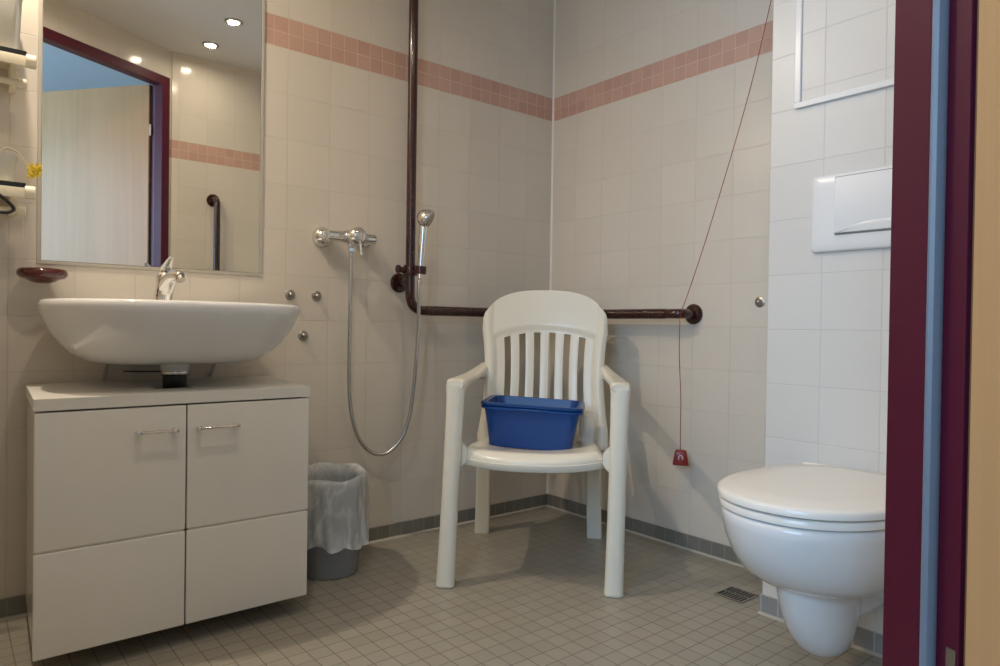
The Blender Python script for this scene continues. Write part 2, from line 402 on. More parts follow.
# ================================================================ VANITY CABINET
CX0, CX1, CY, CT = -1.932, -1.309, -.45, .618
def skew(bm):
    for v in bm.verts:
        k = max(0, (v.co.y-CY)/.45); u = (v.co.x-CX0)/(CX1-CX0)
        v.co.x += k*(.020+.032*u)
    return bm
vt = thing('vanity_cabinet', 'white glossy two-door cabinet standing under the washbasin', 'cabinet', (-1.62, -.22, 0))
def vobj(n, b, m, parent=vt, **k):
    for v in b.verts: v.co -= Vector((-1.62, -.22, 0))
    return obj(n, b, m, parent, **k)
b = B()
box(b, CX0+.004, CX0+.020, CY+.02, -.012, .05, .590); box(b, CX1-.020, CX1-.004, CY+.02, -.012, .05, .590)
box(b, CX0+.020, CX1-.020, CY+.02, -.012, .05, .066); box(b, CX0+.020, CX1-.020, -.020, -.012, .066, .590)
vobj('body', skew(b), M_lacquer, smooth=False)
b = B()
HX0, HX1, HY0, HY1 = -1.672, -1.582, -.318, -.10
zt0, zt1 = .592, CT
for x0, x1, y0, y1 in ((CX0, HX0, CY-.002, -.012), (HX1, CX1, CY-.002, -.012), (HX0, HX1, CY-.002, HY0), (HX0, HX1, HY1, -.012)):
    box(b, x0, x1, y0, y1, zt0, zt1)
bmesh.ops.remove_doubles(b, verts=b.verts, dist=1e-5)
fs = {}
for f in b.faces:
    fs.setdefault(tuple(round(x, 4) for x in f.calc_center_median()), []).append(f)
bmesh.ops.delete(b, geom=[f for l in fs.values() if len(l) > 1 for f in l], context='FACES')
wt = vobj('worktop', skew(b), M_worktop, smooth=False); bezel(wt, .0015, 2)
for x0, x1, hx in ((CX0+.002, -1.6235, (-1.729, -1.650)), (-1.6205, CX1-.002, (-1.596, -1.508))):
    b = B()
    box(b, x0, x1, CY, CY+.017, .285, .588, .0035, 3); box(b, x0, x1, CY, CY+.017, .052, .2815, .0035, 3); box(b, x0+.004, x1-.004, CY+.005, CY+.015, .27, .30)
    d = vobj('door', b, M_lacquer, angle=50)
    b = B(); hz = .531
    tube(b, [(hx[0], CY-.022, hz), (hx[1], CY-.022, hz)], .0038, 12)
    for hxx in hx: box(b, hxx-.006, hxx+.006, CY-.026, CY+.0, hz-.005, hz+.005, .002, 2)
    vobj('handle', b, M_chrome, d)
for x in (CX0+.12, CX1-.10):
    for y in (CY+.20, -.06):
        b = B(); lathe(b, [(.0001, 0), (.018, 0), (.018, .008), (.012, .012), (.012, .05), (.0001, .05)], 20, (x, y, 0)); vobj('foot', b, M_black)

# ================================================================ WASHBASIN
BX, BY = -1.590, -.222
def bring(s, z, sy=None, n=72, cy=BY):
    sy = s if sy is None else sy; a = .315*s; out = []
    for k in range(n):
        th = 2*PI*k/n; c, s2 = math.cos(th), math.sin(th)
        front = s2 < 0; ex = 2.35 if front else 2.35+1.4*s2
        bb = (.272 if front else .2195)*sy
        x = a*math.copysign(abs(c)**(2/ex), c); y = bb*math.copysign(abs(s2)**(2/ex), s2)
        out.append((BX+x, cy+y, z))
    return out
bt = thing('washbasin', 'white oval ceramic washbasin mounted on the tiled wall above the cabinet', 'washbasin', (BX, 0, .68))
def bo(n, b, m, parent=bt, **k):
    for v in b.verts: v.co -= Vector((BX, 0, .68))
    return obj(n, b, m, parent, **k)
b = B()
prof = [(.06, .685), (.30, .681), (.47, .6815), (.60, .685), (.70, .694), (.79, .711), (.865, .736), (.925, .765), (.968, .793), (.99, .812), (.999, .824), (.996, .834), (.985, .840), (.965, .842), (.93, .840), (.885, .832)]
rings = [bring(s, z, cy=BY+(1-s)*.10) for s, z in [(s, z-.002-(.003 if z < .7 else 0)) for s, z in prof]]
for s, z in ((.84, .815), (.78, .785), (.68, .755), (.5, .735), (.25, .728), (.05, .727)):
    rings.append(bring(s, z, s*.82, cy=BY-.03))
loft(b, rings)
bo('bowl', b, M_ceramic, angle=80)
# waste and trap
b = B(); lathe(b, [(.0001, .683), (.036, .683), (.036, .660), (.034, .657), (.0001, .657)], 32, (-1.598, -.235, 0)); bo('drain_collar', b, M_whiteplast)
b = B(); lathe(b, [(.0001, .6565), (.034, .6565), (.035, .650), (.033, .646), (.031, .645), (.0001, .645)], 32, (-1.598, -.235, 0))
bo('trap_ring', b, M_chrome_dull)
b = B(); lathe(b, [(.0001, .6448), (.030, .6445), (.029, .60), (.024, .588), (.0001, .586)], 32, (-1.598, -.235, 0))
bo('bottle_trap', b, M_black)
b = B(); tube(b, [(-1.598, -.235, .655), (-1.66, -.17, .653), (-1.70, -.12, .652)], .0022, 8); bo('pop_up_rod', b, M_black)
for x in (-1.726, -1.437):
    b = B(); tube(b, [(x+.006, -.06, .700), (x+.003, -.055, .684), (x-.001, -.045, .668), (x-.002, -.03, .645), (x-.002, -.012, .63), (x-.002, -.0, .625)], .0055, 12, 5); bo('supply_pipe', b, M_chrome)

# faucet
ft = thing('basin_mixer_tap', 'chrome single lever tap on the back of the washbasin', 'tap', (-1.595, -.085, .8375))
b = B()
def frng(cx, cy, z, rx, ry, n=24): return [(cx+rx*math.cos(2*PI*k/n), cy+ry*math.sin(2*PI*k/n), z) for k in range(n)]
loft(b, [frng(0, 0, 0, .029, .029), frng(0, 0, .004, .029, .029), frng(0, 0, .006, .0265, .0265), frng(.001, -.004, .03, .025, .027), frng(.003, -.007, .055, .0235, .026), frng(.004, -.008, .078, .023, .025), frng(.004, -.008, .090, .019, .021), frng(.004, -.008, .094, .008, .010)])
obj('body', b, M_chrome, ft, angle=60)
b = B()
tube(b, [(.002, -.006, .038), (.006, -.036, .064), (.011, -.070, .078), (.016, -.102, .078), (.017, -.110, .072)], lambda t: .022-.0065*t, 20, 5)
sp_ = obj('spout', b, M_chrome, ft, angle=60)
b = B(); lathe(b, [(.0001, 0), (.0095, 0), (.0125, .002), (.0125, .012), (.0001, .012)], 24, (.018, -.118, .064), (-.05, .35, .6)); obj('aerator', b, M_steel, sp_)
b = B()
loft(b, [[(x0+.004, y0, z0) for x0, y0, z0 in r] for r in (
    [(-.022, .014, .082), (.022, .014, .082), (.020, .010, .098), (-.020, .010, .098)],
    [(-.019, -.010, .090), (.019, -.010, .090), (.018, -.014, .112), (-.018, -.014, .112)],
    [(-.013, -.040, .108), (.013, -.040, .108), (.012, -.044, .124), (-.012, -.044, .124)],
    [(-.007, -.074, .130), (.007, -.074, .130), (.007, -.076, .138), (-.007, -.076, .138)])])
lv = obj('lever', b, M_chrome, ft, angle=30); md = lv.modifiers.new('s', 'SUBSURF'); md.levels = 2; md.render_levels = 2
b = B(); tube(b, [(.020, .012, .002), (.034, .012, .006), (.044, .012, .013)], .002, 8); obj('pop_up_lever', b, M_chrome, ft)

# ================================================================ SOAP DISH
t = thing('soap_dish', 'dark red round soap dish fixed to the tiles left above the washbasin', 'soap dish', (-1.881, 0, .884))
b = B(); lathe(b, [(.0001, 0), (.018, .001), (.030, .006), (.040, .012), (.050, .014), (.0565, .021), (.0575, .028), (.055, .035), (.049, .039), (.043, .036), (.036, .022), (.020, .014), (.0001, .012)], 48, (0, -.0595, 0)); obj('dish', b, M_nylon_red, t, angle=70)
b = B(); box(b, -.02, .02, -.012, -.0005, .012, .034, .004, 2); obj('wall_mount', b, M_nylon_red, t)

# ================================================================ WALL SHELVES AND THEIR CONTENTS
def shelf(z, label):
    t = thing('wall_shelf', label, 'shelf', (-2.04, 0, z), group='cream plastic wall shelves')
    b = B(); box(b, -.16, .108, -.150, -.0, -.006, 0, .001, 1); obj('board', b, M_creamplast, t)
    b = B(); box(b, -.16, .114, -.158, -.1505, -.008, .003, .001, 1); obj('front_strip', b, M_black, t)
    b = B(); box(b, -.16, .114, -.158, -.150, -.034, -.0085, .002, 2); obj('front_panel', b, M_creamplast, t)
    b = B(); tube(b, [(.112, -.148, -.018), (.116, -.148, -.018), (.133, -.148, -.018), (.1345, -.148, -.018)], lambda q: .0165 if q < .97 else .014, 20); obj('end_cap', b, M_creamplast, t)
    b = B(); tube(b, [(-.16, -.085, -.058), (.10, -.085, -.058)], .008, 16); box(b, .085, .10, -.09, -.0, -.066, -.004, .002, 2)
    rl = obj('rear_rail', b, M_creamplast, t)
    b = B(); tube(b, [(.10, -.085, -.058), (.118, -.085, -.058), (.1195, -.085, -.058)], lambda q: .0125 if q < .97 else .011, 20); obj('rail_cap', b, M_creamplast, rl)
    return t
Z1, Z2 = 1.447, 1.123
shelf(Z1, 'upper cream wall shelf with black front strip left of the mirror')
shelf(Z2, 'lower cream wall shelf with black front strip left of the mirror')
t = thing('storage_box', 'frosted grey plastic box standing on the upper wall shelf', 'box', (-2.025, -.085, Z1+.0003))
b = B()
loft(b, [[(x, y, z) for x, y in rrect(0, 0, hx, hy, .02)] for hx, hy, z in ((.080, .048, 0), (.086, .052, .006), (.092, .056, .15), (.088, .052, .15), (.083, .048, .01))])
obj('box_body', b, M_greyplast, t)
b = B()
loft(b, [[(x, y, z) for x, y in rrect(0, 0, hx, hy, .02)] for hx, hy, z in ((.095, .059, .1505), (.096, .060, .162), (.090, .054, .168))])
obj('lid', b, M_creamplast, t)
t = thing('plastic_cup', 'translucent white plastic cup on the lower wall shelf', 'cup', (-1.985, -.095, Z2+.0003))
b = B(); lathe(b, [(.0001, 0), (.034, 0), (.037, .003), (.047, .075), (.044, .075), (.034, .006), (.0001, .005)], 36)
obj('cup_body', b, M_greyplast, t)
t = thing('cleaning_brush', 'white handled brush with yellow bristles lying across the cup', 'brush', (-1.945, -.105, Z2+.053))
b = B(); tube(b, [(-.02, 0, -.044), (-.028, 0, -.01), (-.03, 0, .025), (-.018, 0, .040), (.005, 0, .033), (.022, 0, .008), (.030, 0, -.012)], .0028, 10, 6); obj('handle', b, M_creamplast, t)
b = B()
for i in range(4):
    for k in range(11):
        a = 2*PI*k/11+i*.3; c = Vector((.030+i*.0075, 0, -.010+i*.001))
        d = Vector((.25*random.uniform(-1, 1), math.cos(a), math.sin(a))).normalized()
        tube(b, [c, c+d*.011, c+d*random.uniform(.018, .022)], lambda q: .0028-.0012*q, 6)
tube(b, [(.026, 0, -.010), (.056, 0, -.006)], .004, 10)
obj('bristles', b, M_yellow, t)
t = thing('hanging_loop', 'black cable loop hanging from the lower wall shelf', 'cable', (-1.972, -.185, 1.10))
b = B(); tube(b, [(-.045, .022, .004), (-.03, .0, -.002), (-.012, -.002, -.012), (.010, -.002, -.03), (.020, 0, -.045), (.008, .0, -.054), (-.02, .0, -.054), (-.04, .0, -.050), (-.045, .01, -.02), (-.046, .022, .0)], .0042, 10, 8)
obj('loop', b, M_black, t)
b = B(); tube(b, [(-1.926, -.086, 1.052), (-1.927, -.088, 1.03), (-1.926, -.087, .995)], .0014, 8, 4); tag(obj('pull_string', b, M_creamplast), 'thin pale string hanging below the lower wall shelf', 'string')

# ================================================================ WALL BOLT CAPS
def bolt(x, z, label):
    t = thing('wall_bolt', label, 'bolt cap', (x, 0, z), group='steel bolt caps on the tiles')
    b = B(); lathe(b, [(.0001, 0), (.0175, 0), (.0175, .002), (.0155, .0035), (.0001, .0035)], 32, (0, 0, 0), (0, -1, 0)); obj('washer', b, M_steel, t)
    b = B(); lathe(b, [(.0001, .0035), (.0085, .0035), (.0085, .010), (.007, .014), (.0035, .0165), (.0001, .017)], 24, (0, 0, 0), (0, -1, 0)); obj('cap_nut', b, M_steel, t)
    return t
bolt(-1.186, .884, 'upper left steel bolt cap right beside the washbasin rim')
bolt(-1.093, .884, 'upper right steel bolt cap of the three beside the washbasin')
bolt(-1.139, .748, 'lowest steel bolt cap of the three beside the washbasin')
t = bolt(0, .882, 'lone steel bolt cap on the right wall near the white ledge'); t.location = (0, -1.003, .882); t.rotation_euler = (0, 0, -PI/2)

# ================================================================ SHOWER MIXER
mt = thing('shower_mixer', 'chrome shower mixer on the back wall above the hose', 'shower mixer', (-1.0, 0, 1.086))
for sx in (-.076, .074):
    b = B(); lathe(b, [(.0001, 0), (.036, 0), (.0365, .004), (.034, .012), (.024, .032), (.018, .037), (.0001, .037)], 36, (sx, -.0005, 0), (0, -1, 0)); r0 = obj('rosette', b, M_chrome, mt)
    b = B(); tube(b, [(sx, -.034, 0), (sx, -.068, 0)], .0155, 24); obj('connector', b, M_chrome, r0)
b = B()
def rr(t): return .0175+.009*math.exp(-((t-.5)/.15)**2)
tube(b, [(-.088+.176*k/40, -.068, 0) for k in range(41)], rr, 28)
lathe(b, [(.0001, 0), (.013, 0), (.013, .016), (.0001, .016)], 20, (.0, -.068, -.032), (0, 0, 1))
obj('body', b, M_chrome, mt)
b = B(); lathe(b, [(.0001, 0), (.028, 0), (.031, .006), (.032, .022), (.029, .036), (.020, .046), (.008, .050), (.0001, .050)], 32, (.004, -.082, 0), (.0, -1, .05)); hd = obj('control_knob', b, M_chrome, mt)
b = B(); tube(b, [(.006, -.118, -.012), (.007, -.124, -.034), (.0075, -.128, -.06), (.0075, -.130, -.066)], lambda q: .0045+.001*abs(q-.5), 12, 3); obj('lever', b, M_chrome, hd)
b = B(); lathe(b, [(.0001, 0), (.0115, 0), (.0125, .002), (.0125, .014), (.009, .018), (.0001, .018)], 8, (0, -.068, -.050), (0, 0, 1)); obj('hose_nut', b, M_chrome, mt, angle=20)

# ================================================================ GRAB RAIL
RR = .0172
gt = thing('grab_rail', 'dark red brown grab rail running around the shower corner', 'grab rail', (-.771, 0, .968))
def go(n, b, m=None, parent=gt, **k):
    for v in b.verts: v.co -= Vector((-.771, 0, .968))
    return obj(n, b, m or M_nylon, parent, **k)
b = B(); tube(b, bend([(-.771, -.08, CE-.002), (-.771, -.08, .843), (-.70, -.08, .843)], .062, 10), RR, 28); go('vertical_rail', b)
b = B()
path = bend([(-.70, -.08, .843), (-.08, -.08, .843), (-.08, -.69, .843)], .05, 10)
# ribbed grip
dense = []
for p, q in zip(path, path[1:]):
    n = max(1, int((q-p).length/.0025)); dense += [p.lerp(q, k/n) for k in range(n)]
dense.append(path[-1]); L = sum((q-p).length for p, q in zip(dense, dense[1:]))
tube(b, dense, lambda t: RR+.0003+.0014*math.sin(t*L/.0125*2*PI), 24); go('ribbed_rail', b, angle=80)
b = B(); tube(b, bend([(-.08, -.69, .843), (-.08, -.749, .843), (-.004, -.749, .843)], .036, 8), RR, 24); go('end_bend', b)
b = B(); lathe(b, [(.0001, 0), (.036, 0), (.0362, .006), (.032, .011), (.019, .013), (.0001, .013)], 36, (-.0005, -.749, .843), (-1, 0, 0)); go('wall_flange', b)
b = B(); lathe(b, [(.0001, 0), (.036, 0), (.0362, .006), (.032, .011), (.019, .013), (.0001, .013)], 36, (-.771, -.0005, .945), (0, -1, 0))
tube(b, [(-.771, -.013, .945), (-.771, -.075, .945)], .0155, 20); go('wall_flange', b)
b = B(); lathe(b, [(.0001, 0), (.036, 0), (.0362, .006), (.032, .011), (.019, .013), (.0001, .013)], 36, (-.771, -.08, CE-.0005), (0, 0, -1)); go('ceiling_flange', b)
# ---- sliding shower holder clamped on the rail
ht = thing('shower_holder', 'dark brown sliding clamp holding the handshower on the vertical rail', 'shower holder', (-.771, -.08, .985))
b = B()
lathe(b, [(RR+.0004, -.018), (.0245, -.018), (.0255, -.010), (.0255, .012), (.0245, .020), (RR+.0004, .020), (RR+.0004, -.018)], 28); obj('clamp', b, M_nylon, ht)
b = B(); tube(b, [(-.022, 0, .0), (-.046, .0, .004)], .011, 16); lathe(b, [(.0001, 0), (.015, 0), (.015, .008), (.0001, .008)], 10, (-.046, 0, .004), (-1, 0, 0)); obj('tightening_knob', b, M_nylon, ht, angle=20)
b = B(); tube(b, [(.004, -.022, -.002), (.009, -.038, .0)], .010, 14)
lathe(b, [(.0165, -.014), (.021, -.014), (.022, 0), (.021, .014), (.0165, .014), (.0165, -.014)], 24, (.008, -.055, 0), (.045, -.04, 1)); obj('socket', b, M_nylon, ht)
# ---- handshower
S0 = Vector((-.763, -.135, .985)); axd = Vector((.045, -.04, 1)).normalized()
hs = thing('handshower', 'chrome handshower standing in the clamp on the vertical rail', 'handshower', S0)
b = B()
tube(b, [axd*-.028, axd*-.02, axd*.04, axd*.10, axd*.15, axd*.18], lambda t: .0105+.0045*t, 20, 4)
obj('handle', b, M_chrome, hs)
fa = Vector((.55, -.62, -.45)).normalized(); hc = axd*.190+fa*.010
b = B(); lathe(b, [(.0001, -.034), (.014, -.031), (.026, -.021), (.0335, -.006), (.0345, .004), (.0335, .012), (.031, .0145), (.0001, .0145)], 32, hc, fa); hd2 = obj('shower_head', b, M_chrome, hs)
b = B(); lathe(b, [(.0001, .0147), (.026, .0147), (.025, .017), (.0001, .017)], 32, hc, fa); obj('spray_face', b, M_steel, hd2)
# ---- hose
b = B()
hp = [(-1.0, -.068, 1.036), (-1.0, -.067, .95), (-.997, -.060, .80), (-.993, -.05, .62), (-.983, -.045, .50), (-.955, -.045, .40), (-.912, -.048, .343), (-.862, -.055, .326), (-.818, -.065, .348), (-.782, -.08, .41), (-.763, -.09, .51), (-.757, -.105, .66), (-.758, -.12, .80), tuple(S0+axd*-.07), tuple(S0+axd*-.030)]
hc_ = catmull(hp, 24); L = sum((q-p).length for p, q in zip(hc_, hc_[1:]))
tube(b, hc_, lambda t: .0068+.0004*math.sin(t*L/.010*2*PI), 12)
tag(obj('shower_hose', b, M_chrome_dull, angle=80), 'long metal shower hose looping down the back wall', 'shower hose')

# ---- rail on the front wall, seen in the mirror
gt2 = thing('grab_rail', 'dark red brown vertical grab rail seen in the mirror', 'grab rail', (-.885, YD, 1.485))
b = B(); tube(b, bend([(0, .012, 0), (0, .08, 0), (0, .08, -.74), (.35, .08, -.74), (.35, .012, -.74)], .04, 8), RR, 24); obj('rail', b, M_nylon, gt2)
for p in ((0, 0), (.35, -.74)):
    b = B(); lathe(b, [(.0001, 0), (.036, 0), (.0362, .006), (.032, .011), (.019, .013), (.0001, .013)], 36, (p[0], .0005, p[1]), (0, 1, 0)); obj('wall_flange', b, M_nylon, gt2)

# ================================================================ CHAIR
ct = thing('armchair', 'cream white plastic armchair with slatted back in the shower corner', 'chair', (-.5255, -.496, 0), (0, 0, 0))
# local x = to the viewer's right, local y = to the front
ct.rotation_euler = (0, 0, math.radians(135))
def cv(x, y, z): return (-x, y, z)     # chair space -> object space (front = +y)
def co(n, b, m=M_chair, parent=ct, **k):
    for v in b.verts: v.co.x = -v.co.x
    return obj(n, b, m, parent, **k)
def ease(a, b, t): t = max(0, min(1, t)); t = t*t*(3-2*t); return a+(b-a)*t
# backrest
def back_y(z, x):
    lean = -.212 - .19*(z-.36)
    return lean + .55*x*x
def backrest():
    b = B(); NX = 60; rows_lo, rows_hi = 34, 18
    def W(z): return min(.230, .2145+.0155*((z-.60)/.185)**2)
    zb = .350
    def slot_z(x): return .768-.80*x*x
    def top(s): return .785+.143*(1-abs(s)**2.6)**(1/2.6)
    ss = []
    sl = [(-.1500+.0600*k) for k in range(6)]
    edges = sorted([c+d for c in sl for d in (-.0130, .0130)])
    base = [-.237, -.2345, -.229, -.222, -.212, -.205, -.198, -.19, -.178]+edges+[.178, .19, .198, .205, .212, .222, .229, .2345, .237]
    mids = []
    for a, c in zip(base, base[1:]):
        mids.append(a)
        if c-a > .014: mids.append((a+c)/2)
    mids.append(base[-1]); S = [x/.237 for x in mids]
    V = []
    R = rows_lo+rows_hi
    for j in range(R+1):
        row = []
        for s in S:
            x0 = s*.237
            if j <= rows_lo: t = j/rows_lo; z = zb+(slot_z(x0)-zb)*t
            else: t = (j-rows_lo)/rows_hi; z = slot_z(x0)+(top(s)-slot_z(x0))*(1-(1-t)**1.4)
            x = s*W(z)
            rim = max(0, 1-abs(abs(s)-.93)/.09)
            y = back_y(z, x)
            y += .013*(math.sin(rim*PI/2) if abs(s) < .93 else math.cos((abs(s)-.93)/.07*PI/2)*1.0)
            if j > rows_lo+1 and abs(s) < .85: y += .006
            row.append(b.verts.new((x+.016, y, z)))
        V.append(row)
    for j in range(R):
        for i in range(len(S)-1):
            xm = (S[i]+S[i+1])/2*.237
            if any(abs(xm-c) < .0129 for c in sl) and 3 <= j < rows_lo: continue
            b.faces.new((V[j][i], V[j][i+1], V[j+1][i+1], V[j+1][i]))
    return b
o = co('backrest', backrest(), angle=60)
md = o.modifiers.new('solid', 'SOLIDIFY'); md.thickness = .016; md.offset = 0
bezel(o, .0035, 3, 50)
# seat
def seat():
    b = B(); S = []
    sl = [(-.1425+.0575*k) for k in range(6)]
    edges = sorted([c+d for c in sl for d in (-.006, .006)])
    base = [-.212, -.209, -.203, -.194, -.182, -.165]+edges+[.165, .182, .194, .203, .209, .212]
    xs = []
    for a, c in zip(base, base[1:]):
        xs.append(a)
        if c-a > .02: xs.append((a+c)/2)
    xs.append(base[-1]); S = [x/.212 for x in xs]; NY = 36; V = []
    for j in range(NY+1):
        t = j/NY; row = []
        for s in S:
            yf = .262+.052*(1-abs(s)**2.4)                     # bowed front
            wv = .220-.016*(1-t)-.030*max(0, (t-.86)/.14)**2
            y = -.215+(yf+.215)*(1-(1-t)**1.15)
            z = .392+.030*math.sin(min(1, t/.8)*PI/2) + .004*abs(s)**3
            z -= .022*(1-abs(s)**2)*math.sin(PI*min(1, t*1.1))
            roll_ = max(0, (t-.86)/.14); side_ = max(0, (abs(s)-.88)/.12)
            z -= .024*min(1, roll_**2+side_**2) + .008
            row.append(b.verts.new((s*wv+.003, y, z)))
        V.append(row)
    for j in range(NY):
        for i in range(len(S)-1):
            xm = (S[i]+S[i+1])/2*.212
            if any(abs(xm-c) < .0059 for c in sl) and 6 <= j < 19: continue
            b.faces.new((V[j][i], V[j][i+1], V[j+1][i+1], V[j+1][i]))
    # apron around the rim, hanging down under the edge
    rim = [V[j][0] for j in range(0, NY)]+[V[NY][i] for i in range(len(S))]+[V[j][-1] for j in range(NY-1, -1, -1)]
    prev = rim
    for dz, k in ((-.006, 1.0), (-.007, 1.010), (-.026, 1.010), (-.028, 1.0)):
        nr = []
        for v0, v in zip(rim, prev):
            nr.append(b.verts.new((v0.co.x*k, v0.co.y*k if v0.co.y > 0 else v0.co.y, v0.co.z+dz)))
        for i in range(len(rim)-1): b.faces.new((prev[i], prev[i+1], nr[i+1], nr[i]))
        prev = nr
    return b
o = co('seat', seat(), angle=60)
md = o.modifiers.new('solid', 'SOLIDIFY'); md.thickness = .009; md.offset = -1
# legs, armrests
def rsec(cx, cy, z, hx, hy, r=.4, n=5, ax=0):
    rr_ = min(hx, hy)*r*2*.9
    return [(x, y, z) for x, y in rrect(cx, cy, hx, hy, min(rr_, min(hx, hy)*.98), n)]
for s in (-1, 1):
    b = B(); rings = []
    for k in range(25):
        t = k/24; z = .62*t
        z = z*.985; x = s*(.252-.007*t+.002*max(0, (t-.9)/.1)**2)+.017*t; y = .275-.008*t
        hx = .0285-.002*math.sin(t*PI)-.001*t+.002*max(0, (t-.86)/.14)**2; hy = .022+.003*t
        if k == 0: hx *= .86; hy *= .86
        rings.append(rsec(x, y, z, hx, hy, .5))
        if k == 0: rings.append(rsec(x, y, .003, hx*1.18, hy*1.18, .5)); rings.append(rsec(x, y, .011, hx*1.18, hy*1.18, .5)); rings.append(rsec(x, y, .013, .0285, .022, .5))
    loft(b, rings)
    # web between leg and seat
    g = []
    for k in range(13):
        t = k/12; z = .315+.165*t; q_ = max(0, (abs(2*t-1)-.25)/.75); e = 1.15*(1-q_)**2.2
        xo = .017*z/.62; g.append([(s*(.243-.034*e)+xo, .258, z), (s*(.245)+xo, .260, z), (s*(.245)+xo, .236, z), (s*(.243-.034*e)+xo, .238, z)])
    loft(b, g)
    co('leg', b, angle=50)
    # rear leg: flat U section, curving up into the back
    b = B(); rings = []
    for k in range(21):
        t = k/20; z = .40*t
        x = s*(.213-.012*t); y = -.285+.075*t**1.4
        hx = .0275-.003*t
        rings.append([(x-hx, y+.012, z), (x-hx+.004, y+.016, z), (x+hx-.004, y+.016, z), (x+hx, y+.012, z), (x+hx, y-.016, z), (x+hx-.005, y-.016, z), (x+hx-.006, y+.006, z), (x-hx+.006, y+.006, z), (x-hx+.005, y-.016, z), (x-hx, y-.016, z)])
    loft(b, rings); co('leg', b, angle=35)
    # armrest
    b = B(); rings = []
    for k in range(31):
        t = k/30
        y = .290-.55*t; x = s*(.245+.006*math.sin(PI*t)-.022*max(0, (t-.5)/.5)**1.5)+.017-.002*t
        z = .629-.006*math.sin(PI*t)+.022*max(0, (t-.6)/.4)**1.6
        hx = .0305-.006*t-.008*max(0, (t-.7)/.3); d = .024+.04*max(0, (t-.72)/.28)**2
        if k == 0: hx *= .80; dd = .020
        elif k == 1: hx *= .93; dd = .034
        else: dd = d+.022*max(0, 1-t*3.2)
        top_ = z-(.006 if k == 0 else .0015 if k == 1 else 0)
        sec = [(x-hx*1.0, y, top_-.007), (x-hx*.82, y, top_-.001), (x-hx*.4, y, top_+.001), (x, y, top_+.0015), (x+hx*.4, y, top_+.001), (x+hx*.82, y, top_-.001), (x+hx, y, top_-.007), (x+hx*.98, y, top_-dd*.7), (x+hx*.8, y, top_-dd), (x-hx*.8, y, top_-dd), (x-hx*.98, y, top_-dd*.7)]
        rings.append(sec)
    loft(b, rings); co('armrest', b, angle=50)

# ---- two nested blue bowls on the seat
def tubbm(h, taper, zlip, lipw, notch=True, side=.93):
    b = B(); hx, hy = .168, .128
    def R(sx, z, inset=0): return [(x, y, z) for x, y in rrect(0, 0, hx*sx-inset, hy*sx-inset-.0, .035*sx, 8)]
    rings = [R(taper-.03, 0, .01), R(taper, .001, .0), R(taper+.015, .008), R((taper+side)/2, h*.5), R(side, h-.010)]
    lip = [(.0, -.012), (.0, -.004), (.0, .0), ]
    outer = [[(x*1.0, y*1.0, z) for x, y in rrect(0, 0, hx, hy, .04, 8)] for z in (h-.009, h-.002)]
    rings += [[(x, y, h-.009) for x, y in rrect(0, 0, hx-.003, hy-.003, .04, 8)]]+outer+[[(x, y, h) for x, y in rrect(0, 0, hx-.003, hy-.003, .04, 8)]]
    rings += [R(side-.005, h), R(side-.02, h-.008), R((taper+side-.03)/2, h*.5), R(taper-.02, .006), R(taper-.1, .004)]
    loft(b, rings)
    if notch: box(b, -.055, .045, hy-.001, hy+.004, h-.008, h-.001, .0015, 2)
    return b
Rt = Matrix.Rotation(math.radians(2.0), 4, 'Y')
def place(o, x, y, z, rz, tilt):
    o.matrix_world = ct.matrix_basis @ Matrix.Translation((-x, y, z)) @ Matrix.Rotation(rz, 4, 'Z') @ Matrix.Rotation(tilt, 4, 'Y')
o = obj('washing_up_bowl', tubbm(.134, .80, 0, 0), M_blue, angle=50); tag(o, 'lower blue plastic bowl resting on the chair seat, body fully visible', 'plastic bowl', 'nested blue bowls'); 
ct_m = Matrix.Translation(ct.location) @ Matrix.Rotation(math.radians(135), 4, 'Z')
def place(o, x, y, z, rz, tilt):
    o.matrix_world = ct_m @ Matrix.Translation((-x, y, z)) @ Matrix.Rotation(rz, 4, 'Z') @ Matrix.Rotation(tilt, 4, 'Y')
place(o, -.010, -.012, .3905, math.radians(-3), math.radians(-2.3))
o = obj('washing_up_bowl', tubbm(.105, .765, 0, 0, False, .885), M_blue2, angle=50); tag(o, 'upper blue plastic bowl nested inside the other, only its rim showing', 'plastic bowl', 'nested blue bowls')
place(o, -.010, -.012, .4315, math.radians(-3), math.radians(-2.3))
# ---- clear plastic box beside the bowls
b = B()
loft(b, [[(x, y, z) for x, y in rrect(0, 0, hx, hy, .008, 3)] for hx, hy, z in ((.022, .045, 0), (.024, .048, .004), (.027, .054, .095), (.030, .057, .096), (.030, .057, .100), (.0255, .052, .100), (.0225, .046, .005))])
o = obj('clear_container', b, M_clear); tag(o, 'small clear plastic container on the chair seat beside the blue bowls', 'container'); place(o, .175, -.085, .392, 0, 0)

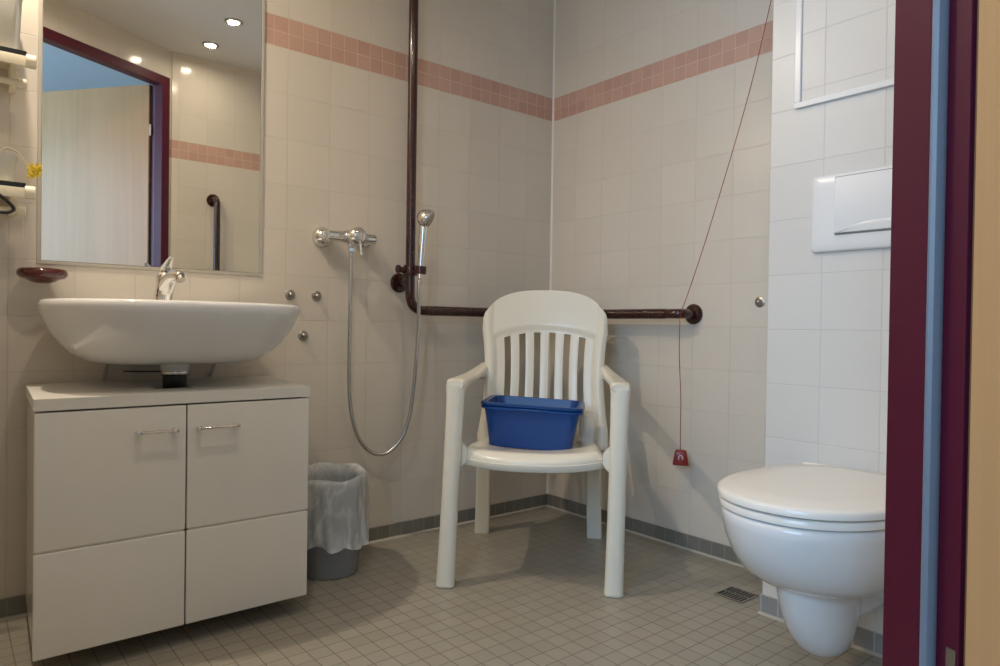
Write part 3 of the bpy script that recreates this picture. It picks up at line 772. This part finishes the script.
# ================================================================ WASTE BIN
wt_ = thing('waste_bin', 'small grey waste bin with a white plastic liner beside the cabinet', 'waste bin', (-1.118, -.182, 0))
b = B(); lathe(b, [(.0001, 0), (.084, 0), (.0875, .003), (.089, .02), (.094, .10), (.103, .280), (.107, .288), (.107, .294), (.102, .294), (.099, .28), (.090, .05), (.085, .01), (.0001, .008)], 48); obj('bin_body', b, M_binbody, wt_)
def bag():
    b = B(); n = 120; rings = []
    random.seed(3); ph = [random.uniform(0, 6.28) for _ in range(8)]
    def crink(th, z, a): return a*(.5*(1-abs(math.sin(5.5*th+3*noise.noise(Vector((math.cos(th)*2, math.sin(th)*2, z*9)))*2)))+.35*math.sin(7*th+ph[0]+9*z)+.30*math.sin(13*th+ph[1]-14*z)+.25*math.sin(23*th+ph[2]+20*z)+.35*noise.noise(Vector((math.cos(th)*4, math.sin(th)*4, z*16)))*2)
    steps = [('in', .05), ('in', .12), ('in', .20), ('in', .26), ('in', .295), ('top', .314), ('top2', .318), ('out', .308), ('out', .29), ('out', .27), ('out', .25), ('out', .23), ('out', .21), ('out', .19), ('out', .17), ('out', .15), ('out', .135), ('out', .12), ('out', .108), ('out', .100)]
    for kind, z in steps:
        ring = []
        for k in range(n):
            th = 2*PI*k/n
            if kind == 'in': r = .078+.016*z/.3+crink(th, z, .003)
            elif kind == 'top': r = .100+crink(th, z, .002)
            elif kind == 'top2': r = .107+crink(th, z, .002)
            else:
                d = (.308-z)/.208
                r = .114+.008*d+crink(th, z, .004+.010*d)-.007*max(0, math.sin(2*th+2.5))*d
                r = max(r, .108)
            zz = z
            if kind == 'out':
                d = (.308-z)/.208
                hem = .016*math.cos(2*(th+2.007))+.008*math.sin(3*th+ph[3])+.006*math.sin(9*th+ph[4])-.006
                zz = z + hem*d**1.5
            if z > .25: zz += .004*math.sin(5*th+ph[5])-.008*math.cos(th+2.007)
            ring.append((r*math.cos(th), r*math.sin(th), zz))
        rings.append(ring)
    loft(b, rings, False, False); return b
obj('bin_liner', bag(), M_bag, wt_, angle=180)

# ================================================================ TOILET
tx, ty = -.30, -1.495
tt = thing('wall_hung_toilet', 'white wall-hung toilet with closed lid on the white tiled ledge', 'toilet', (tx, ty, 0))
# local: x away from the wall is -x
def egg(z, L, hw, x0=0, wb=.6, n=64, ex=2.15):
    """outline from wall (x0) to tip -L; half width hw; wb = width share at the wall"""
    out = []
    for k in range(n):
        th = 2*PI*k/n; c, s = math.cos(th), math.sin(th)
        cx = -(x0+(L-x0)*.50)
        if c < 0: a = L+cx; x = cx-a*abs(c)**(2/ex); y = hw*math.copysign(abs(s)**(2/ex), s)
        else:
            a = abs(cx)-x0; q = abs(c)**(2/4.5); x = cx+a*q
            y = hw*math.copysign(abs(s)**(2/3.2), s)*(1-(1-wb)*.35*c)
        out.append((x, y, z))
    return out
b = B()
rings = []
for L, hw, z, x0 in ((.20, .03, .231, .08), (.30, .085, .228, .06), (.37, .117, .234, .04), (.43, .143, .253, .02), (.472, .161, .280, .01), (.500, .173, .315, .004), (.518, .180, .350, .002), (.528, .184, .385, .001), (.530, .185, .402, .001), (.526, .181, .408, .001), (.49, .15, .408, .03)):
    rings.append(egg(z, L, hw, x0))
loft(b, rings)
# trap fairing under the bowl
rings = []
def trap(z, x0, x1, hw, n=40):
    out = []
    for k in range(n):
        th = 2*PI*k/n; c, s = math.cos(th), math.sin(th)
        out.append((-(x0+x1)/2+(x1-x0)/2*c*(1), hw*s*(1.0 if c < 0 else (1-.1*c)), z))
    return out
for z, x0, x1, hw in ((.25, .12, .408, .078), (.230, .13, .404, .077), (.21, .14, .398, .075), (.18, .15, .387, .072), (.15, .16, .371, .068), (.125, .17, .353, .063), (.103, .18, .333, .055), (.088, .195, .314, .045), (.078, .21, .295, .033), (.072, .225, .277, .019), (.070, .24, .26, .005)):
    rings.append(trap(z, x0, x1, hw))
loft(b, rings)
# flank that joins trap and wall
box(b, -.26, -.001, -.060, .060, .150, .38, .025, 4)
obj('bowl', b, M_ceramic, tt, angle=60)
def lidrings(z0, z1, L, hw, r, x0=.035, dome=0):
    return [egg(z0, L-r, hw-r, x0), egg(z0+.0015, L, hw, x0), egg(z1-r*.9, L+.001, hw+.001, x0), egg(z1-r*.35, L-r*.35, hw-r*.35, x0), egg(z1, L-r*1.3, hw-r*1.3, x0+.005), egg(z1+dome*.6, L-.08, hw-.07, x0+.04), egg(z1+dome, L-.2, hw-.14, x0+.12)]
b = B(); loft(b, lidrings(.4115, .4285, .527, .189, .004)); obj('seat_ring', b, M_lid, tt, angle=60)
b = B(); loft(b, lidrings(.4315, .4510, .531, .192, .008, dome=.004)); obj('lid', b, M_lid, tt, angle=60)
b = B()
for s in (-1, 1): tube(b, [(-.045, s*.075-.03, .431), (-.045, s*.075+.03, .431)], .012, 16)
box(b, -.034, -.006, -.17, .17, .410, .446, .006, 3)
obj('hinge', b, M_lid, tt)
b = B(); lathe(b, [(.0001, 0), (.012, 0), (.012, .008), (.008, .012), (.0001, .012)], 20, (-.06, -.0605, .20), (0, -1, 0)); obj('fixing_cap', b, M_binbody, tt)

# ================================================================ FLUSH PLATE
ft = thing('flush_plate', 'white toilet flush plate with one large button on the white tiles', 'flush plate', (-.30, -1.497, 1.093))
b = B()   # local x -> out of the wall is -x ; y left is +
sec = [(0, 0), (-.008, 0), (-.013, .004), (-.016, .014)]
PH, PW = .099, .172
loft(b, [[(x, yy, zz) for yy, zz in rrect(0, 0, PW-i, PH-i, .012, 5)] for x, i in ((-.0005, 0), (-.008, 0), (-.012, .002), (-.014, .006), (-.0145, .03))])
bz = obj('plate', b, M_whiteplast, ft, angle=50)
b = B(); BW = .105
# raised button: bulges forward, its lower edge scooped
rings = []
N = 24
for k in range(15):
    t = k/14; z = .088-.142*t
    x = -.0148-.006-.006*math.sin(PI*min(1, t*.9)) 
    rings.append([(x, BW*(1-2*i/N), z) for i in range(N+1)])
vr = loft(b, rings, closed=False)
back = [[b.verts.new((-.0142, v.co.y, v.co.z)) for v in r] for r in vr]
for a, c in zip(vr[0], vr[0][1:]): pass
for j in range(len(vr)-1):
    b.faces.new((vr[j][0], vr[j+1][0], back[j+1][0], back[j][0])); b.faces.new((vr[j][-1], vr[j+1][-1], back[j+1][-1], back[j][-1]))
for i in range(N):
    b.faces.new((vr[0][i], vr[0][i+1], back[0][i+1], back[0][i])); b.faces.new((vr[-1][i], vr[-1][i+1], back[-1][i+1], back[-1][i]))
btn = obj('flush_button', b, M_whiteplast, ft, angle=50); bezel(btn, .0015, 2)
b = B()
arc = [(BW*(1-2*i/N), -.054+.024*math.sin(PI*i/N)) for i in range(N+1)]
# shaded finger scoop: a concave crescent below the button face
top_ = [b.verts.new((-.0268+.0, y, z)) for y, z in arc]; bot = [b.verts.new((-.0160, y, -.0545)) for y, z in arc]
for i in range(N): b.faces.new((top_[i], top_[i+1], bot[i+1], bot[i]))
sc = obj('finger_scoop', b, M_whiteplast, btn)
md = sc.modifiers.new('solid', 'SOLIDIFY'); md.thickness = .0012; md.offset = 0
b = B(); box(b, -.0152, -.0142, -BW-.003, BW+.003, -.0585, .0905); obj('button_gap', b, M_binbody, ft, smooth=False)
b = B(); box(b, -.0215, -.0208, .068, .090, -.0395, -.0383); obj('embossed_mark', b, M_greyplast, btn, smooth=False)

# ================================================================ INSPECTION PANEL
pt = thing('inspection_panel', 'square inspection panel with white metal frame above the flush plate', 'access panel', (-.30, -1.50, 1.385))
b = B(); H = .62; W2 = .228
for y0, y1, z0, z1 in ((-W2, W2, 0, .016), (-W2, W2, H-.016, H), (W2-.016, W2, .016, H-.016), (-W2, -W2+.016, .016, H-.016)):
    box(b, -.010, -.0004, y0, y1, z0, z1, .0015, 1)
obj('panel_frame', b, M_whiteplast, pt, smooth=False)
M_panel = tile_wall('white panel tiles', 1, 1.201-1.5, band=False, rough=.30, col=(.70, .68, .64), jcol=(.55, .54, .51))
b = B(); box(b, -.003, -.0004, -W2+.017, W2-.017, .017, H-.017); obj('panel_door', b, M_panel, pt, smooth=False)

# ================================================================ EMERGENCY PULL CORD
pc = thing('emergency_pull_cord', 'thin red emergency cord with a red handle hanging over the grab rail', 'pull cord', (-.075, -.757, .355))
def cpt(x, y, z): return (x+.075, y+.757, z-.355)
b = B()
CORD = [(-.03, -1.135, CE-.012), (-.05, -1.052, 1.84), (-.065, -1.002, 1.60), (-.08, -.943, 1.375), (-.095, -.857, 1.09), (-.1015, -.79, .90), (-.1015, -.766, .845), (-.100, -.762, .80), (-.092, -.756, .70), (-.085, -.760, .55), (-.08, -.757, .45), (-.078, -.757, .366)]
tube(b, [cpt(*p) for p in CORD], .0013, 8, 8); obj('cord', b, M_red, pc)
b = B()
def hr(z, w_, d): return [(x, y, z) for x, y in rrect(0, 0, d, w_, .006, 4)]
loft(b, [hr(-.030, .024, .010), hr(-.029, .0265, .013), hr(-.024, .027, .0145), hr(.010, .021, .013), hr(.020, .0185, .011), hr(.023, .016, .008)])
pb = obj('pull_handle', b, M_red, pc, rot=(0, 0, math.radians(36)), loc=(0, 0, -.012))
b = B()   # white bell-like symbol: a ring open at the bottom, standing up from the face
arc = []
for k in range(21):
    a = math.radians(-50+280*k/20); arc.append((-.0136, .0072*math.cos(a)*1.0, -.003+.009*math.sin(a)))
tube(b, arc, .0014, 8); tube(b, [(-.0138, -.004, -.004), (-.0138, -.001, .001)], .0013, 8)
obj('bell_symbol', b, M_whiteplast, pb)
b = B(); lathe(b, [(.0001, 0), (.022, 0), (.022, -.010), (.008, -.013), (.0001, -.013)], 24, cpt(-.03, -1.135, CE-.0005)); obj('ceiling_switch', b, M_whiteplast, pc)

# ================================================================ FLOOR DRAIN
dt = thing('floor_drain', 'small square steel floor drain beside the toilet ledge', 'drain', (-.245, -1.087, 0))
b = B(); S_ = .046
for x0, x1, y0, y1 in ((-S_, S_, -S_, -S_+.006), (-S_, S_, S_-.006, S_), (-S_, -S_+.006, -S_+.006, S_-.006), (S_-.006, S_, -S_+.006, S_-.006)):
    box(b, x0, x1, y0, y1, .0005, .0035)
for k in range(1, 8):
    y = -S_+.006+k*(2*S_-.012)/8; box(b, -S_+.006, S_-.006, y-.0018, y+.0018, .0008, .003)
box(b, -.004, .004, -S_+.006, S_-.006, .0008, .003)
obj('grate', b, M_steel, dt, smooth=False)
b = B(); box(b, -S_+.002, S_-.002, -S_+.002, S_-.002, .0002, .0006); obj('drain_well', b, M_dark, dt, smooth=False)
